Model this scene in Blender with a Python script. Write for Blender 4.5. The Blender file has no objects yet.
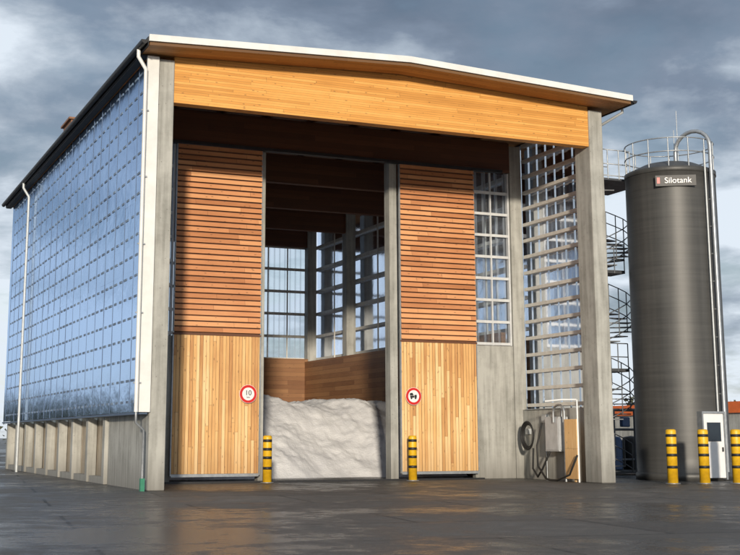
import bpy, math, random
from mathutils import Vector, noise, Matrix
random.seed(7)
S=bpy.context.scene
COL=S.collection
# ---------------------------------------------------------------- helpers
def newmat(name):
    m=bpy.data.materials.new(name); m.use_nodes=True
    nt=m.node_tree; nt.nodes.clear()
    return m,nt,nt.nodes,nt.links
def N(ns,t,**k):
    n=ns.new(t)
    for a,b in k.items():
        if a=='ins':
            for i,v in b.items(): n.inputs[i].default_value=v
        else: setattr(n,a,b)
    return n
def mather(ns,L):
    def M(op,a,b=None,c=None,clamp=False):
        x=N(ns,'ShaderNodeMath',operation=op); x.use_clamp=clamp
        for i,v in enumerate([a,b,c]):
            if v is None: continue
            if isinstance(v,(int,float)): x.inputs[i].default_value=v
            else: L.new(v,x.inputs[i])
        return x.outputs[0]
    return M
def ramp(ns,stops):
    r=ns.new('ShaderNodeValToRGB'); e=r.color_ramp.elements
    while len(e)<len(stops): e.new(0.5)
    for i,(p,c) in enumerate(stops):
        e[i].position=p; e[i].color=(c[0],c[1],c[2],1)
    return r
def simple(name,c1,c2=None,scale=3,rough=.7,metal=0,bump=.0,bscale=40,stretch=(1,1,1),detail=6):
    m,nt,ns,L=newmat(name)
    c2=c2 or tuple(x*.75 for x in c1)
    tc=N(ns,'ShaderNodeTexCoord'); mp=N(ns,'ShaderNodeMapping'); mp.inputs['Scale'].default_value=stretch
    L.new(tc.outputs['Object'],mp.inputs[0])
    n=N(ns,'ShaderNodeTexNoise',ins={'Scale':scale,'Detail':detail,'Roughness':.6}); L.new(mp.outputs[0],n.inputs[0])
    r=ramp(ns,[(.3,c2),(.7,c1)]); L.new(n.outputs[0],r.inputs[0])
    b=N(ns,'ShaderNodeBsdfPrincipled',ins={'Roughness':rough,'Metallic':metal}); L.new(r.outputs[0],b.inputs['Base Color'])
    if bump>0:
        n2=N(ns,'ShaderNodeTexNoise',ins={'Scale':bscale,'Detail':4}); L.new(mp.outputs[0],n2.inputs[0])
        bp=N(ns,'ShaderNodeBump',ins={'Strength':bump,'Distance':.02}); L.new(n2.outputs[0],bp.inputs['Height']); L.new(bp.outputs[0],b.inputs['Normal'])
    o=N(ns,'ShaderNodeOutputMaterial'); L.new(b.outputs[0],o.inputs[0])
    return m
def boardmat(name,axis,width,cols,length=3.0,laxis=None,grain=1.0,gap=.03,rough=.6,dirt=0):
    m,nt,ns,L=newmat(name); M=mather(ns,L)
    tc=N(ns,'ShaderNodeTexCoord'); sp=N(ns,'ShaderNodeSeparateXYZ'); L.new(tc.outputs['Object'],sp.inputs[0])
    ac=sp.outputs[axis]; al=sp.outputs[laxis]
    q=M('DIVIDE',ac,width); fl=M('FLOOR',q); fr=M('FRACT',q)
    w1=N(ns,'ShaderNodeTexWhiteNoise',noise_dimensions='1D'); L.new(fl,w1.inputs['W'])
    off=M('MULTIPLY',w1.outputs[0],length*3)
    ql=M('DIVIDE',M('ADD',al,off),length); fl2=M('FLOOR',ql); frl=M('FRACT',ql)
    cb=N(ns,'ShaderNodeCombineXYZ'); L.new(fl,cb.inputs[0]); L.new(fl2,cb.inputs[1])
    w2=N(ns,'ShaderNodeTexWhiteNoise',noise_dimensions='2D'); L.new(cb.outputs[0],w2.inputs[0])
    mp=N(ns,'ShaderNodeMapping'); sc=[14,14,14]; sc[laxis]=1.1; sc[axis]=16
    mp.inputs['Scale'].default_value=sc
    va=N(ns,'ShaderNodeVectorMath',operation='ADD'); L.new(tc.outputs['Object'],va.inputs[0]); L.new(w2.outputs['Color'],va.inputs[1])
    L.new(va.outputs[0],mp.inputs[0])
    g=N(ns,'ShaderNodeTexNoise',ins={'Scale':1.5,'Detail':5,'Roughness':.65}); L.new(mp.outputs[0],g.inputs[0])
    big=N(ns,'ShaderNodeTexNoise',ins={'Scale':.6,'Detail':3}); L.new(tc.outputs['Object'],big.inputs[0])
    v=M('ADD',M('MULTIPLY',w2.outputs[0],.5),M('MULTIPLY',g.outputs[0],.5*grain))
    v=M('ADD',v,M('MULTIPLY',M('SUBTRACT',big.outputs[0],.5),.4))
    r=ramp(ns,[(.15,cols[0]),(.5,cols[1]),(.85,cols[2])]); L.new(v,r.inputs[0])
    mk=N(ns,'ShaderNodeMapping'); k=[7,7,7]; k[laxis]=3; mk.inputs['Scale'].default_value=k; L.new(va.outputs[0],mk.inputs[0])
    vo=N(ns,'ShaderNodeTexVoronoi',ins={'Scale':1.0}); L.new(mk.outputs[0],vo.inputs[0])
    kn=M('LESS_THAN',vo.outputs['Distance'],.13)
    j=M('MAXIMUM',M('LESS_THAN',fr,gap),M('LESS_THAN',frl,.004/length*2))
    dk=M('MAXIMUM',M('MULTIPLY',j,.75),M('MULTIPLY',kn,.45))
    if dirt:
        low=M('SUBTRACT',1,M('DIVIDE',sp.outputs[2],1.5),None,True)
        dk=M('MAXIMUM',dk,M('MULTIPLY',M('MULTIPLY',low,big.outputs[0]),dirt))
    mx=N(ns,'ShaderNodeMix',data_type='RGBA'); L.new(dk,mx.inputs[0]); L.new(r.outputs[0],mx.inputs[6]); mx.inputs[7].default_value=(.05,.025,.012,1)
    b=N(ns,'ShaderNodeBsdfPrincipled',ins={'Roughness':rough}); L.new(mx.outputs[2],b.inputs['Base Color'])
    bp=N(ns,'ShaderNodeBump',ins={'Strength':.4,'Distance':.01}); L.new(g.outputs[0],bp.inputs['Height']); L.new(bp.outputs[0],b.inputs['Normal'])
    o=N(ns,'ShaderNodeOutputMaterial'); L.new(b.outputs[0],o.inputs[0])
    return m
def link(ob,parent=None):
    COL.objects.link(ob)
    if parent: ob.parent=parent
    return ob
def empty(name,loc=(0,0,0)):
    e=bpy.data.objects.new(name,None); e.location=loc; COL.objects.link(e); e.empty_display_size=.5
    return e
def mesh(name,V,F,mat,parent=None,smooth=False,loc=None):
    me=bpy.data.meshes.new(name); me.from_pydata([tuple(v) for v in V],[],F); me.update()
    if mat: me.materials.append(mat)
    if smooth:
        for p in me.polygons: p.use_smooth=True
    ob=bpy.data.objects.new(name,me)
    if loc: ob.location=loc
    return link(ob,parent)
def boxes(name,L,mat,parent=None,bevel=0):
    V=[];F=[]
    for b in L:
        x0,x1,y0,y1,z0,z1=b; o=len(V)
        V+=[(x0,y0,z0),(x1,y0,z0),(x1,y1,z0),(x0,y1,z0),(x0,y0,z1),(x1,y0,z1),(x1,y1,z1),(x0,y1,z1)]
        F+=[tuple(o+i for i in f) for f in [(0,3,2,1),(4,5,6,7),(0,1,5,4),(1,2,6,5),(2,3,7,6),(3,0,4,7)]]
    ob=mesh(name,V,F,mat,parent)
    if bevel:
        m=ob.modifiers.new('bevel','BEVEL'); m.width=bevel; m.segments=2; m.limit_method='ANGLE'
    return ob
def tube(name,paths,r,mat,parent=None,cyclic=False,res=3):
    cu=bpy.data.curves.new(name,'CURVE'); cu.dimensions='3D'; cu.bevel_depth=r; cu.bevel_resolution=res; cu.use_fill_caps=True
    for p in paths:
        s=cu.splines.new('POLY'); s.points.add(len(p)-1)
        for i,c in enumerate(p): s.points[i].co=(c[0],c[1],c[2],1)
        s.use_cyclic_u=cyclic
    cu.materials.append(mat)
    ob=bpy.data.objects.new(name,cu); return link(ob,parent)
def lathe(name,prof,mat,parent=None,seg=48,loc=(0,0,0)):
    V=[];F=[];n=len(prof)
    for k in range(seg):
        a=2*math.pi*k/seg
        for r,z in prof: V.append((r*math.cos(a),r*math.sin(a),z))
    for k in range(seg):
        k2=(k+1)%seg
        for i in range(n-1): F.append((k*n+i,k2*n+i,k2*n+i+1,k*n+i+1))
    ob=mesh(name,V,F,mat,parent,False,loc)
    for p in ob.data.polygons: p.use_smooth=abs(p.normal.z)<.6
    return ob
def text(name,body,size,loc,rot,mat,parent,ext=.003):
    cu=bpy.data.curves.new(name,'FONT'); cu.body=body; cu.size=size; cu.align_x='CENTER'; cu.align_y='CENTER'; cu.extrude=ext
    cu.materials.append(mat); ob=bpy.data.objects.new(name,cu); ob.location=loc; ob.rotation_euler=rot
    return link(ob,parent)
# ---------------------------------------------------------------- materials
def concrete(name,base,dark):
    m,nt,ns,L=newmat(name); M=mather(ns,L)
    tc=N(ns,'ShaderNodeTexCoord')
    n=N(ns,'ShaderNodeTexNoise',ins={'Scale':.9,'Detail':8,'Roughness':.7}); L.new(tc.outputs['Object'],n.inputs[0])
    mp=N(ns,'ShaderNodeMapping'); mp.inputs['Scale'].default_value=(5,5,.35); L.new(tc.outputs['Object'],mp.inputs[0])
    st=N(ns,'ShaderNodeTexNoise',ins={'Scale':1.2,'Detail':5}); L.new(mp.outputs[0],st.inputs[0])
    v=M('ADD',M('MULTIPLY',st.outputs[0],.5),M('MULTIPLY',n.outputs[0],.5))
    r=ramp(ns,[(.38,dark),(.58,base)]); L.new(v,r.inputs[0])
    vo=N(ns,'ShaderNodeTexVoronoi',ins={'Scale':5}); L.new(tc.outputs['Object'],vo.inputs[0])
    sp=N(ns,'ShaderNodeSeparateXYZ'); L.new(tc.outputs['Object'],sp.inputs[0])
    low=M('MULTIPLY',M('SUBTRACT',1,M('DIVIDE',sp.outputs[2],1.1),None,True),n.outputs[0])
    dk=M('MAXIMUM',M('MULTIPLY',M('LESS_THAN',vo.outputs['Distance'],.09),.45),low)
    mx=N(ns,'ShaderNodeMix',data_type='RGBA'); L.new(dk,mx.inputs[0]); L.new(r.outputs[0],mx.inputs[6]); mx.inputs[7].default_value=(.1,.09,.08,1)
    b=N(ns,'ShaderNodeBsdfPrincipled',ins={'Roughness':.85}); L.new(mx.outputs[2],b.inputs['Base Color'])
    f=N(ns,'ShaderNodeTexNoise',ins={'Scale':30,'Detail':6}); L.new(tc.outputs['Object'],f.inputs[0])
    bp=N(ns,'ShaderNodeBump',ins={'Strength':.3,'Distance':.01}); L.new(f.outputs[0],bp.inputs['Height']); L.new(bp.outputs[0],b.inputs['Normal'])
    o=N(ns,'ShaderNodeOutputMaterial'); L.new(b.outputs[0],o.inputs[0]); return m
CONC=concrete('concrete',(.40,.395,.365),(.23,.227,.205))
CONCD=concrete('concrete_weathered',(.42,.35,.26),(.23,.19,.14))
BEAM=boardmat('glulam',2,.075,[(.50,.22,.04),(.66,.31,.065),(.78,.41,.11)],length=4.6,laxis=0,gap=.07)
SOFF=boardmat('soffit_boards',1,.16,[(.32,.14,.04),(.44,.21,.07),(.54,.28,.1)],length=4,laxis=0,gap=.06)
VBOARD=boardmat('pine_boards',0,.115,[(.42,.19,.065),(.68,.39,.15),(.85,.60,.32)],length=4.5,laxis=2,gap=.09,dirt=.6)
SLAT=boardmat('larch_slats',2,.19,[(.37,.14,.05),(.56,.24,.10),(.71,.36,.16)],length=3.3,laxis=0,gap=.0)
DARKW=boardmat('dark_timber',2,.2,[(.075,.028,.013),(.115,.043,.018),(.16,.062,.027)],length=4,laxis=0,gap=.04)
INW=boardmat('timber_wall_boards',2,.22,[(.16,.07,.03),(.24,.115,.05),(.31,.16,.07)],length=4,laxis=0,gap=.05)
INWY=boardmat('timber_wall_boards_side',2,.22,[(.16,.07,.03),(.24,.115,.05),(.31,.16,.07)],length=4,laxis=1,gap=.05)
WHITE=simple('white_metal',(.74,.74,.72),(.62,.62,.60),2,.4)
GALV=simple('galvanised_steel',(.42,.44,.46),(.28,.30,.32),6,.45,.6)
LGREY=simple('pipe_grey',(.50,.52,.53),(.40,.42,.43),6,.45,.2)
BLACK=simple('black_metal',(.02,.02,.022),(.012,.012,.014),5,.5)
RAILW=simple('light_rail_timber',(.66,.64,.59),(.52,.50,.46),4,.6)
YEL=simple('yellow_paint',(.80,.47,.01),(.52,.29,.012),4,.45,bump=.1)
RED=simple('sign_red',(.6,.015,.01),(.5,.012,.01),4,.4)
SIGNW=simple('sign_white',(.76,.76,.76),(.68,.68,.68),4,.4)
FRW=simple('window_frame_grey',(.60,.61,.61),(.46,.47,.48),4,.5)
RUB=simple('black_rubber',(.015,.015,.015),(.01,.01,.01),5,.6)
DGL=simple('dark_glass',(.02,.03,.04),(.015,.02,.03),2,.08)

def polycarb(name,tr,df,k0,k1,pitch,axis,rough=.1,gl=(.85,.9,1),ior=1.5,tl_=.4,bump=.25):
    m,nt,ns,L=newmat(name); M=mather(ns,L)
    t=N(ns,'ShaderNodeBsdfTransparent'); t.inputs[0].default_value=(*tr,1)
    d=N(ns,'ShaderNodeBsdfDiffuse'); tl=N(ns,'ShaderNodeBsdfTranslucent'); tl.inputs[0].default_value=(*df,1)
    tc=N(ns,'ShaderNodeTexCoord'); n=N(ns,'ShaderNodeTexNoise',ins={'Scale':.35,'Detail':5,'Roughness':.6}); L.new(tc.outputs['Object'],n.inputs[0])
    r=ramp(ns,[(.3,tuple(x*.7 for x in df)),(.7,tuple(x*1.3 for x in df))]); L.new(n.outputs[0],r.inputs[0]); L.new(r.outputs[0],d.inputs[0])
    m0=N(ns,'ShaderNodeMixShader',ins={0:tl_}); L.new(d.outputs[0],m0.inputs[1]); L.new(tl.outputs[0],m0.inputs[2])
    sp=N(ns,'ShaderNodeSeparateXYZ'); L.new(tc.outputs['Object'],sp.inputs[0])
    fr_=M('FRACT',M('DIVIDE',sp.outputs[axis],pitch)); rib=M('GREATER_THAN',fr_,.3)
    k=M('ADD',M('MULTIPLY',rib,k1-k0),k0)
    m1=N(ns,'ShaderNodeMixShader'); L.new(k,m1.inputs[0]); L.new(m0.outputs[0],m1.inputs[1]); L.new(t.outputs[0],m1.inputs[2])
    g=N(ns,'ShaderNodeBsdfGlossy',ins={'Roughness':rough}); g.inputs[0].default_value=(*gl,1)
    wn=N(ns,'ShaderNodeTexNoise',ins={'Scale':1.3,'Detail':3}); L.new(tc.outputs['Object'],wn.inputs[0])
    bp=N(ns,'ShaderNodeBump',ins={'Strength':bump,'Distance':.03}); L.new(wn.outputs[0],bp.inputs['Height']); L.new(bp.outputs[0],g.inputs['Normal'])
    fr=N(ns,'ShaderNodeFresnel',ins={'IOR':ior})
    m2=N(ns,'ShaderNodeMixShader'); L.new(fr.outputs[0],m2.inputs[0]); L.new(m1.outputs[0],m2.inputs[1]); L.new(g.outputs[0],m2.inputs[2])
    o=N(ns,'ShaderNodeOutputMaterial'); L.new(m2.outputs[0],o.inputs[0]); return m
PC=polycarb('blue_polycarbonate',(.42,.58,.80),(.030,.062,.125),.35,.78,.33,1,gl=(.50,.64,.86),ior=1.30,rough=.15,bump=.6)
PCC=polycarb('clear_polycarbonate',(.84,.91,.98),(.60,.68,.78),.38,.78,.3,1,tl_=.6)
PCX=polycarb('clear_polycarbonate_end',(.84,.91,.98),(.60,.68,.78),.6,.9,.3,0,tl_=.6)

def asphalt():
    m,nt,ns,L=newmat('asphalt'); M=mather(ns,L)
    tc=N(ns,'ShaderNodeTexCoord')
    n=N(ns,'ShaderNodeTexNoise',ins={'Scale':.13,'Detail':9,'Roughness':.62,'Distortion':.4}); L.new(tc.outputs['Object'],n.inputs[0])
    f=N(ns,'ShaderNodeTexNoise',ins={'Scale':30,'Detail':6,'Roughness':.8}); L.new(tc.outputs['Object'],f.inputs[0])
    mid=N(ns,'ShaderNodeTexNoise',ins={'Scale':1.3,'Detail':9,'Roughness':.75}); L.new(tc.outputs['Object'],mid.inputs[0])
    v=M('ADD',M('MULTIPLY',n.outputs[0],.4),M('ADD',M('MULTIPLY',f.outputs[0],.32),M('MULTIPLY',mid.outputs[0],.28)))
    r=ramp(ns,[(.42,(.040,.039,.038)),(.5,(.095,.090,.083)),(.58,(.20,.185,.168))]); L.new(v,r.inputs[0])
    br=N(ns,'ShaderNodeTexBrick'); br.offset=.5; br.inputs['Scale'].default_value=1; br.inputs['Brick Width'].default_value=6; br.inputs['Row Height'].default_value=3.6
    br.inputs['Mortar Size'].default_value=.045; br.inputs['Mortar Smooth'].default_value=.3
    wv=N(ns,'ShaderNodeVectorMath',operation='MULTIPLY_ADD'); wv.inputs[1].default_value=(.15,.15,0); L.new(mid.outputs['Color'],wv.inputs[0]); L.new(tc.outputs['Object'],wv.inputs[2])
    rt=N(ns,'ShaderNodeMapping'); rt.inputs['Rotation'].default_value=(0,0,.12); L.new(wv.outputs[0],rt.inputs[0]); L.new(rt.outputs[0],br.inputs[0])
    br.inputs['Color1'].default_value=(0,0,0,1); br.inputs['Color2'].default_value=(1,1,1,1)
    tone=N(ns,'ShaderNodeMix',data_type='RGBA',blend_type='MULTIPLY'); tone.inputs[0].default_value=1; L.new(r.outputs[0],tone.inputs[6])
    tr=ramp(ns,[(0,(.75,.75,.75)),(1,(1.0,1.0,1.0))]); L.new(br.outputs['Color'],tr.inputs[0]); L.new(tr.outputs[0],tone.inputs[7])
    mx=N(ns,'ShaderNodeMix',data_type='RGBA'); L.new(M('MULTIPLY',br.outputs['Fac'],.85),mx.inputs[0]); L.new(tone.outputs[2],mx.inputs[6]); mx.inputs[7].default_value=(.02,.02,.02,1)
    rr=N(ns,'ShaderNodeMapRange',ins={1:.44,2:.56,3:.20,4:.70}); L.new(M('ADD',M('MULTIPLY',n.outputs[0],.6),M('MULTIPLY',mid.outputs[0],.4)),rr.inputs[0])
    b=N(ns,'ShaderNodeBsdfPrincipled'); L.new(mx.outputs[2],b.inputs['Base Color']); L.new(rr.outputs[0],b.inputs['Roughness'])
    h=M('ADD',M('MULTIPLY',f.outputs[0],1.3),M('MULTIPLY',mid.outputs[0],.8))
    bp=N(ns,'ShaderNodeBump',ins={'Strength':.85,'Distance':.04}); L.new(h,bp.inputs['Height']); L.new(bp.outputs[0],b.inputs['Normal'])
    o=N(ns,'ShaderNodeOutputMaterial'); L.new(b.outputs[0],o.inputs[0]); return m
ASPH=asphalt()
SALT=simple('road_salt',(.78,.78,.79),(.58,.58,.60),.9,.9,bump=1,bscale=14,detail=10)

def silomat():
    m,nt,ns,L=newmat('grey_silo_shell')
    tc=N(ns,'ShaderNodeTexCoord')
    mp=N(ns,'ShaderNodeMapping'); mp.inputs['Scale'].default_value=(.35,.35,10); L.new(tc.outputs['Object'],mp.inputs[0])
    n=N(ns,'ShaderNodeTexNoise',ins={'Scale':1,'Detail':4,'Roughness':.6}); L.new(mp.outputs[0],n.inputs[0])
    mp2=N(ns,'ShaderNodeMapping'); mp2.inputs['Scale'].default_value=(4,4,.2); L.new(tc.outputs['Object'],mp2.inputs[0])
    n2=N(ns,'ShaderNodeTexNoise',ins={'Scale':1,'Detail':6}); L.new(mp2.outputs[0],n2.inputs[0])
    a=N(ns,'ShaderNodeMath',operation='ADD'); L.new(n.outputs[0],a.inputs[0]); L.new(n2.outputs[0],a.inputs[1])
    h=N(ns,'ShaderNodeMath',operation='MULTIPLY',ins={1:.5}); L.new(a.outputs[0],h.inputs[0])
    r=ramp(ns,[(.36,(.042,.042,.041)),(.64,(.068,.067,.064))]); L.new(h.outputs[0],r.inputs[0])
    b=N(ns,'ShaderNodeBsdfPrincipled',ins={'Roughness':.48}); L.new(r.outputs[0],b.inputs['Base Color'])
    bp=N(ns,'ShaderNodeBump',ins={'Strength':.3,'Distance':.006}); L.new(n.outputs[0],bp.inputs['Height']); L.new(bp.outputs[0],b.inputs['Normal'])
    o=N(ns,'ShaderNodeOutputMaterial'); L.new(b.outputs[0],o.inputs[0]); return m
SILO=silomat()

# ---------------------------------------------------------------- ground
g=mesh('ground',[(-900,-300,0),(900,-300,0),(900,1500,0),(-900,1500,0)],[(0,1,2,3)],ASPH)

# ---------------------------------------------------------------- salt storage hall
W=15.85; LEN=27.0
hall=empty('salt_storage_hall')
BAY=5.3
ys=[0]+[BAY*i for i in range(1,5)]+[LEN-.55]
cols=[(0,.5,0,.9,0,12.7),(15.3,W,0,.95,0,12.7)]
boxes('front_columns',cols,CONC,hall,.03)
side=[]
for y in ys[1:]:
    side.append((.06,.56,y,y+.5,0,12.55)); side.append((15.24,15.74,y,y+.5,0,12.55))
boxes('side_columns',side,CONC,hall,.02)
boxes('back_columns',[(5.2,5.6,LEN-.5,LEN-.1,0,12.5),(10.3,10.7,LEN-.5,LEN-.1,0,12.5)],CONC,hall)
def roofz(x): return 13.02+ .36*(1-abs(x-7.93)/8.5)
X0,X1=-.55,16.42; XM=7.93
def prism(name,x0,x1,y0,y1,top,bot,mat):
    P=[x0,XM,x1]
    V=[];
    for y in (y0,y1):
        for x in P: V.append((x,y,roofz(x)+top))
        for x in P: V.append((x,y,(roofz(x)+bot) if callable(bot)==False else bot(x)))
    F=[(0,3,4,1),(1,4,5,2),(6,7,10,9),(7,8,11,10),(0,1,7,6),(1,2,8,7),(3,9,10,4),(4,10,11,5),(0,6,9,3),(2,5,11,8)]
    return mesh(name,V,F,mat,hall)
ROOFM=simple('roof_membrane',(.10,.10,.105),(.07,.07,.075),1,.7)
prism('roof_deck',X0+.03,X1-.03,-.96,LEN+.5,-.02,-.24,SOFF)
prism('roof_sheet',X0,X1,-.97,LEN+.55,.03,-.017,ROOFM)
prism('front_fascia',X0-.01,X1+.01,-1.04,-.97,.06,-.14,WHITE)
prism('front_beam',.5,15.3,.06,.42,-.245,lambda x:11.40,BEAM)
boxes('eaves_fascia',[(X0-.03,X0-.003,-.96,LEN+.5,12.76,13.03),(X1+.003,X1+.03,-.96,LEN+.5,12.76,13.03)],BLACK,hall)
boxes('side_soffit',[(X0,-.31,.0,LEN+.5,12.725,12.775),(15.99,X1,.95,LEN+.5,12.725,12.775)],BLACK,hall)
def gutter(x):
    V=[];F=[];n=9
    for y in(-.98,LEN+.55):
        for i in range(n):
            a=math.pi*i/(n-1); V.append((x+.1*math.cos(a),y,12.92-.12*math.sin(a)))
    for i in range(n-1): F.append((i,i+1,n+i+1,n+i))
    F.append(tuple(range(n))); F.append(tuple(range(n,2*n)))
    return mesh('gutter',V,F,BLACK,hall)
gutter(X0-.13); gutter(X1+.13)
boxes('roof_vent',[(-.2,.8,12.8,14.4,13.0,13.85),(-.3,.9,12.7,14.5,13.85,13.93)],simple('vent_timber',(.25,.12,.06)),hall)
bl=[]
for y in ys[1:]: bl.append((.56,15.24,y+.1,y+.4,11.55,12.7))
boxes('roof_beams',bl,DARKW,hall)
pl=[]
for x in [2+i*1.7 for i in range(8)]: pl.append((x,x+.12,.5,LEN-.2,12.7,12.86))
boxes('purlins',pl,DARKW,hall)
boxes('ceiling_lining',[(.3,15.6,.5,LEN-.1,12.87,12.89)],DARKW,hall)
def corr(name,x,y0,y1,z0,z1,mat,out,pitch=.22,dep=.035,axis='y'):
    V=[];F=[];y=y0;pts=[]
    while y<y1:
        pts+= [(y,0),(y+pitch*.40,0),(y+pitch*.5,1),(y+pitch*.9,1)]; y+=pitch
    pts=[p for p in pts if p[0]<=y1]+[(y1,0)]
    for i,(yy,d) in enumerate(pts):
        c=x+out*dep*d
        for z in (z0,z1): V.append((c,yy,z) if axis=='y' else (yy,c,z))
        if i: F.append((2*i-2,2*i,2*i+1,2*i-1))
    return mesh(name,V,F,mat,hall)
def sheet(name,a,b,mat):
    (x0,y0,z0),(x1,y1,z1)=a,b
    return mesh(name,[(x0,y0,z0),(x1,y1,z0),(x1,y1,z1),(x0,y0,z1)],[(0,1,2,3)],mat,hall)
V=[];F=[];y=-.02
while y<LEN-.1:
    y2=min(y+1.32,LEN)
    zz=2.22
    for z2 in (4.32,6.42,8.52,10.62,12.72):
        o=len(V); j=[random.uniform(-.006,.006) for _ in range(4)]
        V+=[(-.27+j[0],y,zz),(-.27+j[1],y2,zz),(-.27+j[2],y2,z2),(-.27+j[3],y,z2)]; F.append((o,o+1,o+2,o+3)); zz=z2
    y=y2
mesh('left_cladding',V,F,PC,hall)
JB=simple('joint_strip',(.07,.11,.18),(.05,.08,.14),3,.5)
boxes('left_cladding_joints',[(-.279,-.25,-.02+1.32*i-.008,-.02+1.32*i+.008,2.22,12.72) for i in range(1,21)],JB,hall)
rl=[];dashes=[];z=2.45
while z<12.6:
    rl.append((-.235,-.1,0,LEN,z,z+.15))
    yy=.12
    while yy<LEN-.6:
        w_=random.uniform(.28,.44); dashes.append((-.283,-.262,yy,yy+w_,z+.03,z+.10)); yy+=.66  # short dashes added outside, imitating rails that show through the sheets
    z+=.62
boxes('left_cladding_rails',rl,SIGNW,hall)
DASH=simple('rail_dash',(.20,.27,.36),(.06,.09,.15),.45,.55)  # pale tone painted in for the rails' show-through, no real fixings
boxes('left_cladding_rail_dashes',dashes,DASH,hall)
boxes('left_wall_battens',[(-.1,.06,y-.03,y+.03,2.3,12.6) for y in [1.3+1.325*i for i in range(19)]],RAILW,hall)
corr('right_cladding_porch',15.97,.95,BAY+.5,2.5,12.7,PCC,1,pitch=.6)
sheet('right_cladding',(15.97,BAY+.5,2.5),(15.97,LEN,12.7),PCC)
sheet('back_cladding',(-.2,LEN+.05,5.2),(W+.05,LEN+.05,12.7),PCX)
rr=[];z=2.6
while z<12.6:
    rr.append((15.76,15.92,.95,BAY,z,z+.12)); z+=.62
boxes('right_porch_rails',rr,RAILW,hall)
rr=[];z=5.5
while z<12.6:
    rr.append((15.76,15.92,BAY+.5,LEN-.1,z,z+.14)); rr.append((.2,15.7,LEN-.08,LEN+.02,z,z+.14)); z+=1.2
boxes('hall_rails',rr,RAILW,hall)
boxes('back_battens',[(x,x+.06,LEN-.14,LEN-.09,5.4,12.6) for x in [1.2,2.5,3.8,6.7,8.0,9.2,11.8,13.1,14.2]],RAILW,hall)
boxes('hall_battens',[(15.7,15.755,y,y+.06,5.4,12.6) for y in [8.1,13.2,18.5,23.9]],RAILW,hall)
boxes('corner_trim',[(-.36,-.3,-.10,.0,2.2,12.72),(-.3,-.005,-.10,-.06,2.2,12.72)],WHITE,hall)
boxes('left_cladding_bottom_trim',[(-.32,-.06,0,LEN,2.14,2.2)],JB,hall)
boxes('left_plinth_panel',[(.02,.2,.9,BAY,0,2.7)],CONC,hall)
boxes('left_plinth_recess',[(.24,.4,BAY+.36,LEN,0,5.4)],CONCD,hall)
pp=[]
y=BAY-.03
while y<LEN:
    pp.append((-.1,.22,y,y+.36,0,2.13)); y+=BAY/2
boxes('left_plinth_posts',pp,CONC,hall,.02)
boxes('left_plinth_foot',[(-.02,.21,BAY+.4,LEN,0,.22)],CONC,hall)
boxes('right_low_wall',[(15.55,15.75,.95,BAY,0,2.5),(15.75,15.9,BAY+.5,LEN,0,2.5)],CONC,hall)
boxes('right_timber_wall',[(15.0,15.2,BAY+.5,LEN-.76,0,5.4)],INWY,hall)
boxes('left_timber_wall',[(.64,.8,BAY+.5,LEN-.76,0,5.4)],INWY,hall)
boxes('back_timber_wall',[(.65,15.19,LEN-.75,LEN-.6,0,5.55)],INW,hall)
boxes('back_concrete_wall',[(.1,W,LEN-.05,LEN+.02,0,5.2)],CONC,hall)
DY=5.2
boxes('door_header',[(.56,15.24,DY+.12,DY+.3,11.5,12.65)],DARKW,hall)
boxes('door_track',[(1.0,14.8,DY-.12,DY+.1,11.42,11.52)],BLACK,hall)
boxes('door_wall_concrete',[(13.55,15.24,DY+.15,DY+.4,0,4.85),(.56,2.1,DY+.15,DY+.4,0,4.85)],CONC,hall,.02)
boxes('door_posts',[(10.12,10.42,DY+.1,DY+.55,0,11.5),(5.18,5.36,DY+.2,DY+.55,0,11.5)],CONC,hall,.02)
for nm,xa,xb in (('right_side_window',13.6,15.2),('left_side_window',.6,2.06)):
    fr=[(xa,xa+.07,DY+.15,DY+.3,4.86,11.45),(xb-.07,xb,DY+.15,DY+.3,4.86,11.45),((xa+xb)/2-.025,(xa+xb)/2+.025,DY+.16,DY+.25,4.86,11.45)]
    z=4.87
    while z<11.4: fr.append((xa+.07,xb-.07,DY+.17,DY+.26,z,z+.1)); z+=.82
    boxes(nm+'_frame',fr,FRW,hall)
    sheet(nm+'_sheet',(xa,DY+.31,4.86),(xb,DY+.31,11.45),PCX)
def door(name,xa,xb):
    d=empty(name); d.parent=hall
    bl=[];x=xa+.04
    while x<xb-.05:
        x2=min((math.floor(x/.115+1e-6)+1)*.115,xb-.04); j=random.uniform(-.006,.006)
        if x2-x>.01: bl.append((x+.003,x2-.002,DY-.045+j,DY+.0,.30,4.88+random.uniform(-.004,.004)))
        x=x2
    boxes('boards',bl,VBOARD,d)
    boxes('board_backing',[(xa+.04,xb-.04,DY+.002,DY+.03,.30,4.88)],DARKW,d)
    z=4.98;V=[];F=[]
    while z<11.3:
        o=len(V); y0=DY-.11;y1=DY-.03;h=.145
        j=random.uniform(-.008,.008)
        V+=[(xa+.03,y0+j,z),(xb-.03,y0+j,z),(xb-.03,y1,z+.02),(xa+.03,y1,z+.02),(xa+.03,y0+.035+j,z+h),(xb-.03,y0+.035+j,z+h),(xb-.03,y1,z+h),(xa+.03,y1,z+h)]
        F+=[tuple(o+i for i in f) for f in [(0,3,2,1),(4,5,6,7),(0,1,5,4),(1,2,6,5),(2,3,7,6),(3,0,4,7)]]
        z+=.19
    mesh('slats',V,F,SLAT,d)
    boxes('backing',[(xa+.04,xb-.04,DY-.025,DY+.03,4.93,11.38)],DARKW,d)
    boxes('mid_rail',[(xa,xb,DY-.07,DY-.05,4.87,4.93)],DARKW,d)
    boxes('frame',[(xa,xa+.035,DY-.06,DY+.06,.24,11.4),(xb-.035,xb,DY-.06,DY+.06,.24,11.4),(xa+.035,xb-.035,DY-.06,DY+.06,.2,.295)],GALV,d)
door('left_sliding_door',2.05,5.15)
door('right_sliding_door',10.45,13.58)
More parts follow.
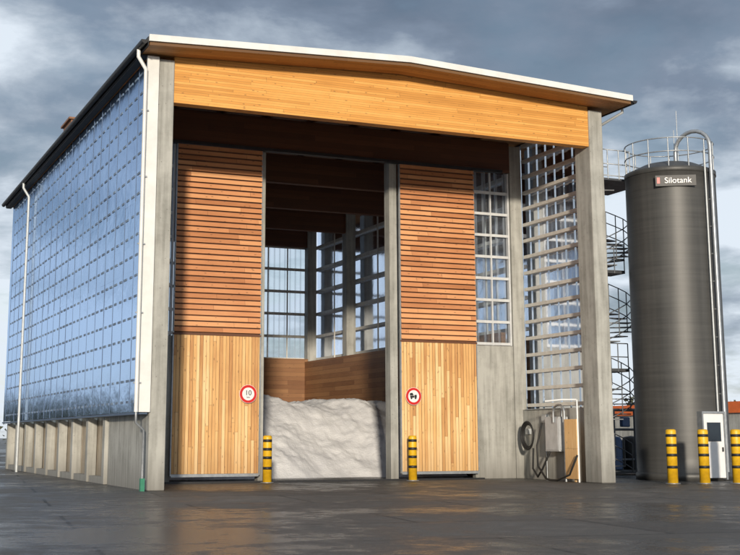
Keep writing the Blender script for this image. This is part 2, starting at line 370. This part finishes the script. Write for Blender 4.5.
boxes('door_floor_track',[(1.9,13.8,DY-.05,DY+.05,0,.05)],BLACK,hall)
def dp(name,pts,r,m): return tube(name,[pts],r,m,hall)
dp('front_downpipe',[(-.68,-.25,12.85),(-.68,-.25,12.6),(-.44,-.22,12.25),(-.44,-.22,2.2)],.06,WHITE)
dp('front_downpipe_lower',[(-.44,-.22,2.2),(-.44,-.22,1.9),(-.18,-.1,1.7),(-.18,-.1,0)],.035,GALV)
dp('rear_downpipe',[(-.68,21.2,12.85),(-.68,21.2,12.6),(-.42,21.2,12.2),(-.42,21.2,0)],.06,LGREY)
dp('right_downpipe',[(16.5,-.3,12.85),(16.5,-.3,12.65),(16.1,.6,12.3),(15.95,1.0,12.1),(15.95,1.0,0)],.05,LGREY)
boxes('pipe_brackets',[(-.52,-.30,-.16,-.12,z,z+.04) for z in (3,5,7,9,11)],GALV,hall)
boxes('downpipe_shoe',[(-.24,-.12,-.17,-.04,0,.35)],simple('green_plastic',(.03,.22,.13),rough=.5),hall)
eq=empty('filling_station_equipment')
boxes('control_cabinet',[(15.1,15.5,2.2,3.1,1.0,2.2)],simple('cabinet_grey',(.42,.43,.44),(.36,.37,.38),3,.5),eq,.02)
boxes('cabinet_door_line',[(15.085,15.1,2.25,3.05,1.05,2.15)],simple('cabinet_door_grey',(.5,.51,.52),rough=.5),eq,.01)
boxes('cabinet_door_front',[(15.14,15.46,2.17,2.2,1.05,2.15)],simple('cabinet_front_grey',(.5,.51,.52),rough=.5),eq,.01)
boxes('timber_board',[(15.0,15.08,.95,1.7,.1,2.1),(15.08,15.2,1.2,1.3,.0,2.1)],VBOARD,eq,.01)
pts=[(15.05,1.75,0),(15.05,1.75,2.35)]+[(15.05,1.75+.35-.35*math.cos(a),2.35+.25*math.sin(a)) for a in [i*math.pi/8 for i in range(1,9)]]+[(15.05,2.45,2.0)]
tube('standpipe',[pts],.04,GALV,eq)
tube('swing_arm',[[(15.0,.9,2.75),(14.6,1.2,2.75),(14.2,1.6,2.7)],[(15.05,.95,0),(15.05,.95,2.75)]],.03,SIGNW,eq)
hs=[]
for k in range(3):
    hs.append([(15.1+.03*k,4.3+(.42-.04*k)*math.cos(a),1.55+(.5-.05*k)*math.sin(a)) for a in [i*2*math.pi/24 for i in range(25)]])
tube('coiled_hose',hs,.03,RUB,eq)
tube('hanging_hose',[[(15.05,3.2,2.0),(14.95,3.4,1.2),(14.9,3.3,.5),(14.9,2.8,.08),(14.7,2.2,.05),(14.6,1.6,.06),(14.7,1.0,.25),(14.9,.8,.9)],[(15.1,3.9,1.1),(15.0,3.8,.4),(14.95,3.4,.12),(14.9,3.0,.4),(15.1,2.8,1.0)]],.035,RUB,eq)
boxes('junction_boxes',[(15.4,15.54,3.5,3.8,2.0,2.3),(15.4,15.54,4.7,4.9,1.6,1.8)],LGREY,eq,.01)
tube('conduits',[[(15.5,3.65,2.0),(15.5,3.65,0)],[(15.5,2.6,2.2),(15.5,2.6,2.5),(15.5,5.0,2.5)]],.02,GALV,eq)
def sign(name,x,z,kind):
    s=empty(name,(x,DY-.16,z))
    def disc(n,r,y,mat,th=.012):
        V=[];K=48
        for yy in(y,y+th):
            for i in range(K): V.append((r*math.cos(2*math.pi*i/K),yy,r*math.sin(2*math.pi*i/K)))
        F=[tuple(range(K)),tuple(range(2*K-1,K-1,-1))]+[(i,(i+1)%K,K+(i+1)%K,K+i) for i in range(K)]
        return mesh(n,V,F,mat,s)
    disc('back_plate',.31,0,SIGNW); disc('red_ring',.30,-.006,RED); disc('white_field',.215,-.011,SIGNW)
    if kind=='txt':
        text('lettering','10',.24,(0,-.016,.03),(math.pi/2,0,0),BLACK,s); text('unit','km',.09,(.0,-.016,-.11),(math.pi/2,0,0),BLACK,s)
    else:
        boxes('truck_pictogram',[(-.14,.02,-.018,-.013,-.05,.02),(.03,.12,-.018,-.013,-.05,.05)],BLACK,s)
        V=[(-.16,-.018,.03),(-.0,-.018,.03),(-.05,-.018,.12),(-.15,-.018,.11)]; mesh('load',V,[(0,1,2,3)],BLACK,s)
        for cx in(-.09,.07):
            V=[(cx+.035*math.cos(a*math.pi/8),-.019,-.07+.035*math.sin(a*math.pi/8)) for a in range(16)]
            mesh('wheel',V,[tuple(range(16))],BLACK,s)
sign('speed_limit_sign',4.68,2.93,'txt'); sign('no_trucks_sign',10.9,2.93,'pic')
def bollard(x,y,h=1.55,r=.15):
    b=empty('bollard',(x,y,0))
    lathe('post',[(0,0),(r,0),(r,h-.06),(r*.93,h-.02),(r*.7,h),(0,h)],YEL,b,32)
    for k,z in enumerate([h*.28,h*.5,h*.68,h*.86]):
        lathe('black_band',[(r-.002,z),(r+.004,z),(r+.004,z+.09),(r-.002,z+.09)],BLACK,b,32)
    lathe('base_plate',[(0,0),(r+.07,0),(r+.07,.025),(0,.025)],GALV,b,32)
bollard(5.25,4.65);bollard(10.62,4.6)
bollard(17.15,-1.3,1.75,.17);bollard(18.2,-1.6,1.75,.17);bollard(19.3,-1.9,1.75,.17)
# ---------------------------------------------------------------- heap
V=[];F=[];nx,ny=190,190
for j in range(ny+1):
    for i in range(nx+1):
        x=1.0+13.8*i/nx; y=7.8+17.8*j/ny
        ridge=3.15+.55*noise.noise((x*.55,3.1,0))-.04*abs(x-10.2)**1.35
        front=(y-8.4-.8*noise.noise((x*.6,1.7,4)))*.60
        a_,b_=front,ridge-.05*max(0,y-14)
        z=-math.log(math.exp(-4*a_)+math.exp(-4*b_))/4 if a_>-3 else a_
        z=min(z,max(0,(x-.9)*1.0)+.6)
        k=min(1,max(0,z+.3))
        z+= .20*noise.fractal((x*.7,y*.5,2.0),1,2,4)*k
        z+= .16*noise.noise((x*1.4+y*.5,y*.35,9))*k
        z+= .035*noise.noise((x*5,y*5,1))*k+.03*noise.noise((x*11,y*11,1))*k
        V.append((x,y,max(z,-.02)))
for j in range(ny):
    for i in range(nx):
        a=j*(nx+1)+i; F.append((a,a+1,a+nx+2,a+nx+1))
mesh('salt_heap',V,F,SALT,None,True)
# ---------------------------------------------------------------- silo
sx,sy,R=20.2,2.0,1.64
silo=empty('storage_silo',(sx,sy,0))
prof=[(0,0),(R+.05,0),(R+.05,.22),(R,.27)]+[(R,.3+i*.5) for i in range(1,21)]+[(R,11.0),(R+.03,11.02),(R+.03,11.18),(R-.05,11.22),(R*.6,11.5),(R*.2,11.65),(0,11.7)]
lathe('shell',prof,SILO,silo,96)
an=math.atan2(-35.24-sy,-9-sx)
def pol(r,a,z): return (r*math.cos(a),r*math.sin(a),z)
dd=empty('access_cabinet'); dd.parent=silo; dd.rotation_euler=(0,0,an+.62+math.pi/2)
ux,uy=math.cos(an+.62),math.sin(an+.62); dd.location=(ux*1.62,uy*1.62,0)
boxes('door_leaf',[(-.42,.42,-.22,.3,.1,2.3)],SIGNW,dd,.02)
boxes('door_frame',[(-.48,-.425,-.25,.3,.05,2.38),(.425,.48,-.25,.3,.05,2.38),(-.425,.425,-.25,.3,2.305,2.38)],GALV,dd)
boxes('door_window',[(-.28,.28,-.235,-.222,1.35,2.0)],DGL,dd)
boxes('door_handle',[(.3,.34,-.27,-.222,1.0,1.15)],BLACK,dd)
pl=empty('name_plate'); pl.parent=silo; pl.location=(math.cos(an+.12)*(R+.05),math.sin(an+.12)*(R+.05),10.62); pl.rotation_euler=(0,0,an+.12+math.pi/2)
boxes('plate',[(-.72,.72,-.02,.02,-.2,.2)],BLACK,pl,.005)
text('lettering','Silotank',.3,(.08,-.025,0),(math.pi/2,0,0),SIGNW,pl)
boxes('logo',[(-.66,-.56,-.026,-.021,-.1,.12)],RED,pl)
rp=[]
for zz in (11.75,12.25):
    rp.append([pol(R-.02,i*2*math.pi/48,zz) for i in range(49)])
for i in range(14):
    a=i*2*math.pi/14; rp.append([pol(R-.02,a,11.15),pol(R-.02,a,12.25)])
tube('top_railing',rp,.022,GALV,silo)
ca=an+.95
base=Vector((math.cos(ca),math.sin(ca),0))
pts=[tuple(base*(R+.16)+Vector((0,0,z))) for z in (.3,12.0)]
arc=[]
for i in range(1,11):
    a=math.pi*i/10; rr_=(R+.16)-.75*(1-math.cos(a)); arc.append(tuple(base*rr_+Vector((0,0,12.0+.65*math.sin(a)))))
tube('filling_pipe',[pts+arc+[tuple(base*(R+.16-1.5)+Vector((0,0,11.4)))]],.075,GALV,silo)
ca2=an+.8; b2=Vector((math.cos(ca2),math.sin(ca2),0))
tube('service_pipe',[[tuple(b2*(R+.1)+Vector((0,0,z))) for z in (.3,11.8)]],.035,LGREY,silo)
tube('pipe_clamps',[[tuple(base*(R-.02)+Vector((0,0,z))),tuple(base*(R+.16)+Vector((0,0,z)))] for z in range(1,11)],.03,GALV,silo)
tube('antenna',[[(0.2,-.3,11.6),(.2,-.3,13.6)],[(.2,-.1,11.6),(.2,-.1,12.9)]],.015,GALV,silo)
# ---------------------------------------------------------------- spiral stair
st=empty('spiral_staircase',(19.05,4.75,0))
tube('centre_post',[[(0,0,0),(0,0,12.1)]],.09,GALV,st)
V=[];F=[];nst=56;Rr=.95;z0=.2;H=10.8
hand=[[],[],[]];posts=[]
for k in range(nst):
    a=k*math.radians(24); z=z0+H*k/nst; a2=a+math.radians(25)
    o=len(V)
    for zz in(z,z+.04):
        V+=[(.09*math.cos(a),.09*math.sin(a),zz),(Rr*math.cos(a),Rr*math.sin(a),zz),(Rr*math.cos(a2),Rr*math.sin(a2),zz),(.09*math.cos(a2),.09*math.sin(a2),zz)]
    F+=[tuple(o+i for i in f) for f in [(0,3,2,1),(4,5,6,7),(0,1,5,4),(1,2,6,5),(2,3,7,6),(3,0,4,7)]]
    for q,hh in enumerate((.1,.6,1.05)): hand[q].append((Rr*math.cos(a),Rr*math.sin(a),z+hh))
    posts.append([(Rr*math.cos(a),Rr*math.sin(a),z),(Rr*math.cos(a),Rr*math.sin(a),z+1.05)])
DSTEEL=simple('weathered_steel',(.13,.14,.155),(.08,.085,.095),6,.5,.5)
mesh('treads',V,F,DSTEEL,st); tube('handrails',hand+posts,.02,DSTEEL,st)
for zz in (3.9,7.6):
    boxes('landing',[(-1.15,.2,-1.0,-.1,zz,zz+.08)],DSTEEL,st)
    tube('landing_rail',[[(-1.15,-.1,zz+h),(-1.15,-1.0,zz+h),(.2,-1.0,zz+h)] for h in(.1,.55,1.05)]+[[(x,-1.0,zz),(x,-1.0,zz+1.05)] for x in(-1.15,-.7,-.25,.2)],.02,DSTEEL,st)
boxes('top_platform',[(-1.3,1.0,-1.6,1.0,11.05,11.13)],DSTEEL,st)
tr=[]
for h in(.1,.55,1.1): tr.append([(.2,-1.6,11.13+h),(-1.3,-1.6,11.13+h),(-1.3,1.0,11.13+h),(1.0,1.0,11.13+h)])
for x in(-1.3,-.8,-.3,.2): tr.append([(x,-1.6,11.1),(x,-1.6,12.23)])
for y in(-1.0,-.4,.3,1.0): tr.append([(-1.3,y,11.1),(-1.3,y,12.23)])
tube('platform_rail',tr,.022,GALV,st)
tube('platform_brackets',[[(0,0,10.0),(-1.2,-1.4,11.05)],[(0,0,10.0),(-1.2,.9,11.05)]],.04,GALV,st)
# ---------------------------------------------------------------- pump / tank equipment behind silo
pu=empty('brine_pump_unit',(21.7,8.0,0))
boxes('skid',[(-1.8,1.6,-.8,.8,.05,.2)],BLACK,pu)
BLU=simple('blue_enamel',(.03,.08,.2),rough=.4)
for k,x in enumerate((-1.2,-.3,.6,1.3)):
    lathe('vessel',[(0,.2),(.36,.2),(.38,.3),(.38,1.35),(.3,1.5),(0,1.55)],[BLACK,BLU,RUB,DGL][k],pu,24,(x,0,0))
tube('pipework',[[(-1.7,-.7,.2),(-1.7,-.7,2.6),(1.5,-.7,2.6),(1.5,-.7,.2)],[(-1.7,.7,.2),(-1.7,.7,2.6),(1.5,.7,2.6)],[(-1.6,-.5,.6),(1.5,-.5,.6)],[(-1.6,-.5,1.8),(1.5,-.5,1.8)],[(-.7,-.7,.2),(-.7,-.7,2.6)],[(.3,-.7,.2),(.3,-.7,2.6)]],.05,DSTEEL,pu)
boxes('motor',[(-.9,-.4,-.75,-.45,.2,.7),(-.3,.1,-.7,-.5,1.9,2.3)],BLU,pu,.04)
# ---------------------------------------------------------------- distant surroundings
def shed(name,x0,x1,y0,y1,h,wm,fm):
    s=empty(name)
    boxes('walls',[(x0,x1,y0,y1,0,h)],wm,s)
    boxes('fascia',[(x0-.2,x1+.2,y0-.2,y1+.2,h,h+.8)],fm,s)
    boxes('doors',[(x0+2+i*6,x0+6+i*6,y0-.04,y0-.003,0,h*.7) for i in range(int((x1-x0-6)/6))],GALV,s)
ORG=simple('orange_fascia',(.7,.14,.02),rough=.5)
shed('warehouse',52,100,35,60,3.2,CONC,ORG)
LEAF=simple('foliage_dark',(.07,.075,.04),(.03,.035,.02),2,.95)
V=[];F=[]
def clumps(x0,x1,y,n,hmin,hmax):
    for k in range(n):
        cx=random.uniform(x0,x1);cy=y+random.uniform(-6,6);h=random.uniform(hmin,hmax)
        for q in range(110):
            a=random.uniform(0,6.28);rr=random.uniform(0,1)**.5*h*.5;zz=random.uniform(.0,1)*h
            rr*=math.sin(math.pi*min(1,.15+.85*zz/h))+.1
            c=Vector((cx+rr*math.cos(a),cy+rr*math.sin(a),zz)); o=len(V);s=.6
            for t in range(3): V.append(c+Vector((random.uniform(-s,s),random.uniform(-s,s),random.uniform(-s,s))))
            F.append((o,o+1,o+2))
clumps(-60,-4,95,90,3,6); clumps(60,220,120,160,4,8); clumps(-300,60,260,120,7,12)
mesh('distant_trees',V,F,LEAF)

# ---------------------------------------------------------------- world
w=bpy.data.worlds.new("World"); S.world=w; w.use_nodes=True
nt=w.node_tree; ns=nt.nodes; L=nt.links; ns.clear(); M=mather(ns,L)
EL=math.radians(10); AZ=math.radians(201)
sky=N(ns,'ShaderNodeTexSky',sky_type='NISHITA'); sky.sun_disc=False; sky.sun_elevation=EL; sky.sun_rotation=AZ
bg=N(ns,'ShaderNodeBackground',ins={'Strength':.14}); L.new(sky.outputs[0],bg.inputs[0])
tc=N(ns,'ShaderNodeTexCoord'); sp=N(ns,'ShaderNodeSeparateXYZ'); L.new(tc.outputs['Generated'],sp.inputs[0])
zc=M('ADD',M('MAXIMUM',sp.outputs[2],0),.22)
cx=M('DIVIDE',sp.outputs[0],zc); cy=M('DIVIDE',sp.outputs[1],zc)
cb=N(ns,'ShaderNodeCombineXYZ'); L.new(cx,cb.inputs[0]); L.new(cy,cb.inputs[1])
mp=N(ns,'ShaderNodeMapping'); mp.inputs['Location'].default_value=(3.1,7.4,0); mp.inputs['Rotation'].default_value=(0,0,.4); L.new(cb.outputs[0],mp.inputs[0])
n1=N(ns,'ShaderNodeTexNoise',ins={'Scale':1.1,'Detail':9,'Roughness':.52,'Distortion':.15}); L.new(mp.outputs[0],n1.inputs[0])
n2=N(ns,'ShaderNodeTexNoise',ins={'Scale':3.2,'Detail':9,'Roughness':.58,'Distortion':.2}); L.new(mp.outputs[0],n2.inputs[0])
cc=ramp(ns,[(.20,(.125,.165,.235)),(.45,(.22,.275,.365)),(.62,(.41,.48,.57)),(.85,(.78,.86,.95))])
mix=M('ADD',M('MULTIPLY',n1.outputs[0],.6),M('MULTIPLY',n2.outputs[0],.4))
mix=M('ADD',M('MULTIPLY',M('SUBTRACT',mix,.5),3.3),.52)
dirw=M('MULTIPLY',M('MAXIMUM',M('SUBTRACT',.35,sp.outputs[0]),-.4),.3)
dirw=M('MINIMUM',dirw,.08)
lowb=M('MULTIPLY',M('SUBTRACT',.27,sp.outputs[2],None,True),2.3)
L.new(M('ADD',M('ADD',mix,dirw),lowb),cc.inputs[0])
bc=N(ns,'ShaderNodeBackground',ins={'Strength':1.0}); L.new(cc.outputs[0],bc.inputs[0])
cov=N(ns,'ShaderNodeMapRange',ins={1:.36,2:.5,3:.75,4:.97}); L.new(n2.outputs[0],cov.inputs[0])
ms=N(ns,'ShaderNodeMixShader'); L.new(cov.outputs[0],ms.inputs[0]); L.new(bg.outputs[0],ms.inputs[1]); L.new(bc.outputs[0],ms.inputs[2])
o=N(ns,'ShaderNodeOutputWorld'); L.new(ms.outputs[0],o.inputs[0])
sd=bpy.data.lights.new('sun','SUN'); sd.energy=4.1; sd.angle=math.radians(3); sd.color=(1,.89,.73)
so=bpy.data.objects.new('sun',sd); COL.objects.link(so)
dirv=Vector((math.sin(AZ)*math.cos(EL),math.cos(AZ)*math.cos(EL),math.sin(EL)))
so.rotation_euler=(-dirv).to_track_quat('-Z','Y').to_euler(); so.location=(-20,-40,30)
# ---------------------------------------------------------------- camera
cd=bpy.data.cameras.new('camera'); co=bpy.data.objects.new('camera',cd); COL.objects.link(co)
f=1243; cd.sensor_width=36; cd.lens=f/740*36
cd.shift_x=(370-340)/740; cd.shift_y=-(277.5-209)/740
cd.clip_end=5000; cd.clip_start=.1
th=math.atan(228/1243)
co.location=(-9,-35.24,1.5); co.rotation_euler=(math.pi/2+th,0,-math.radians(22.94))
S.camera=co
S.view_settings.view_transform='Standard'; S.view_settings.look='None'; S.view_settings.exposure=0
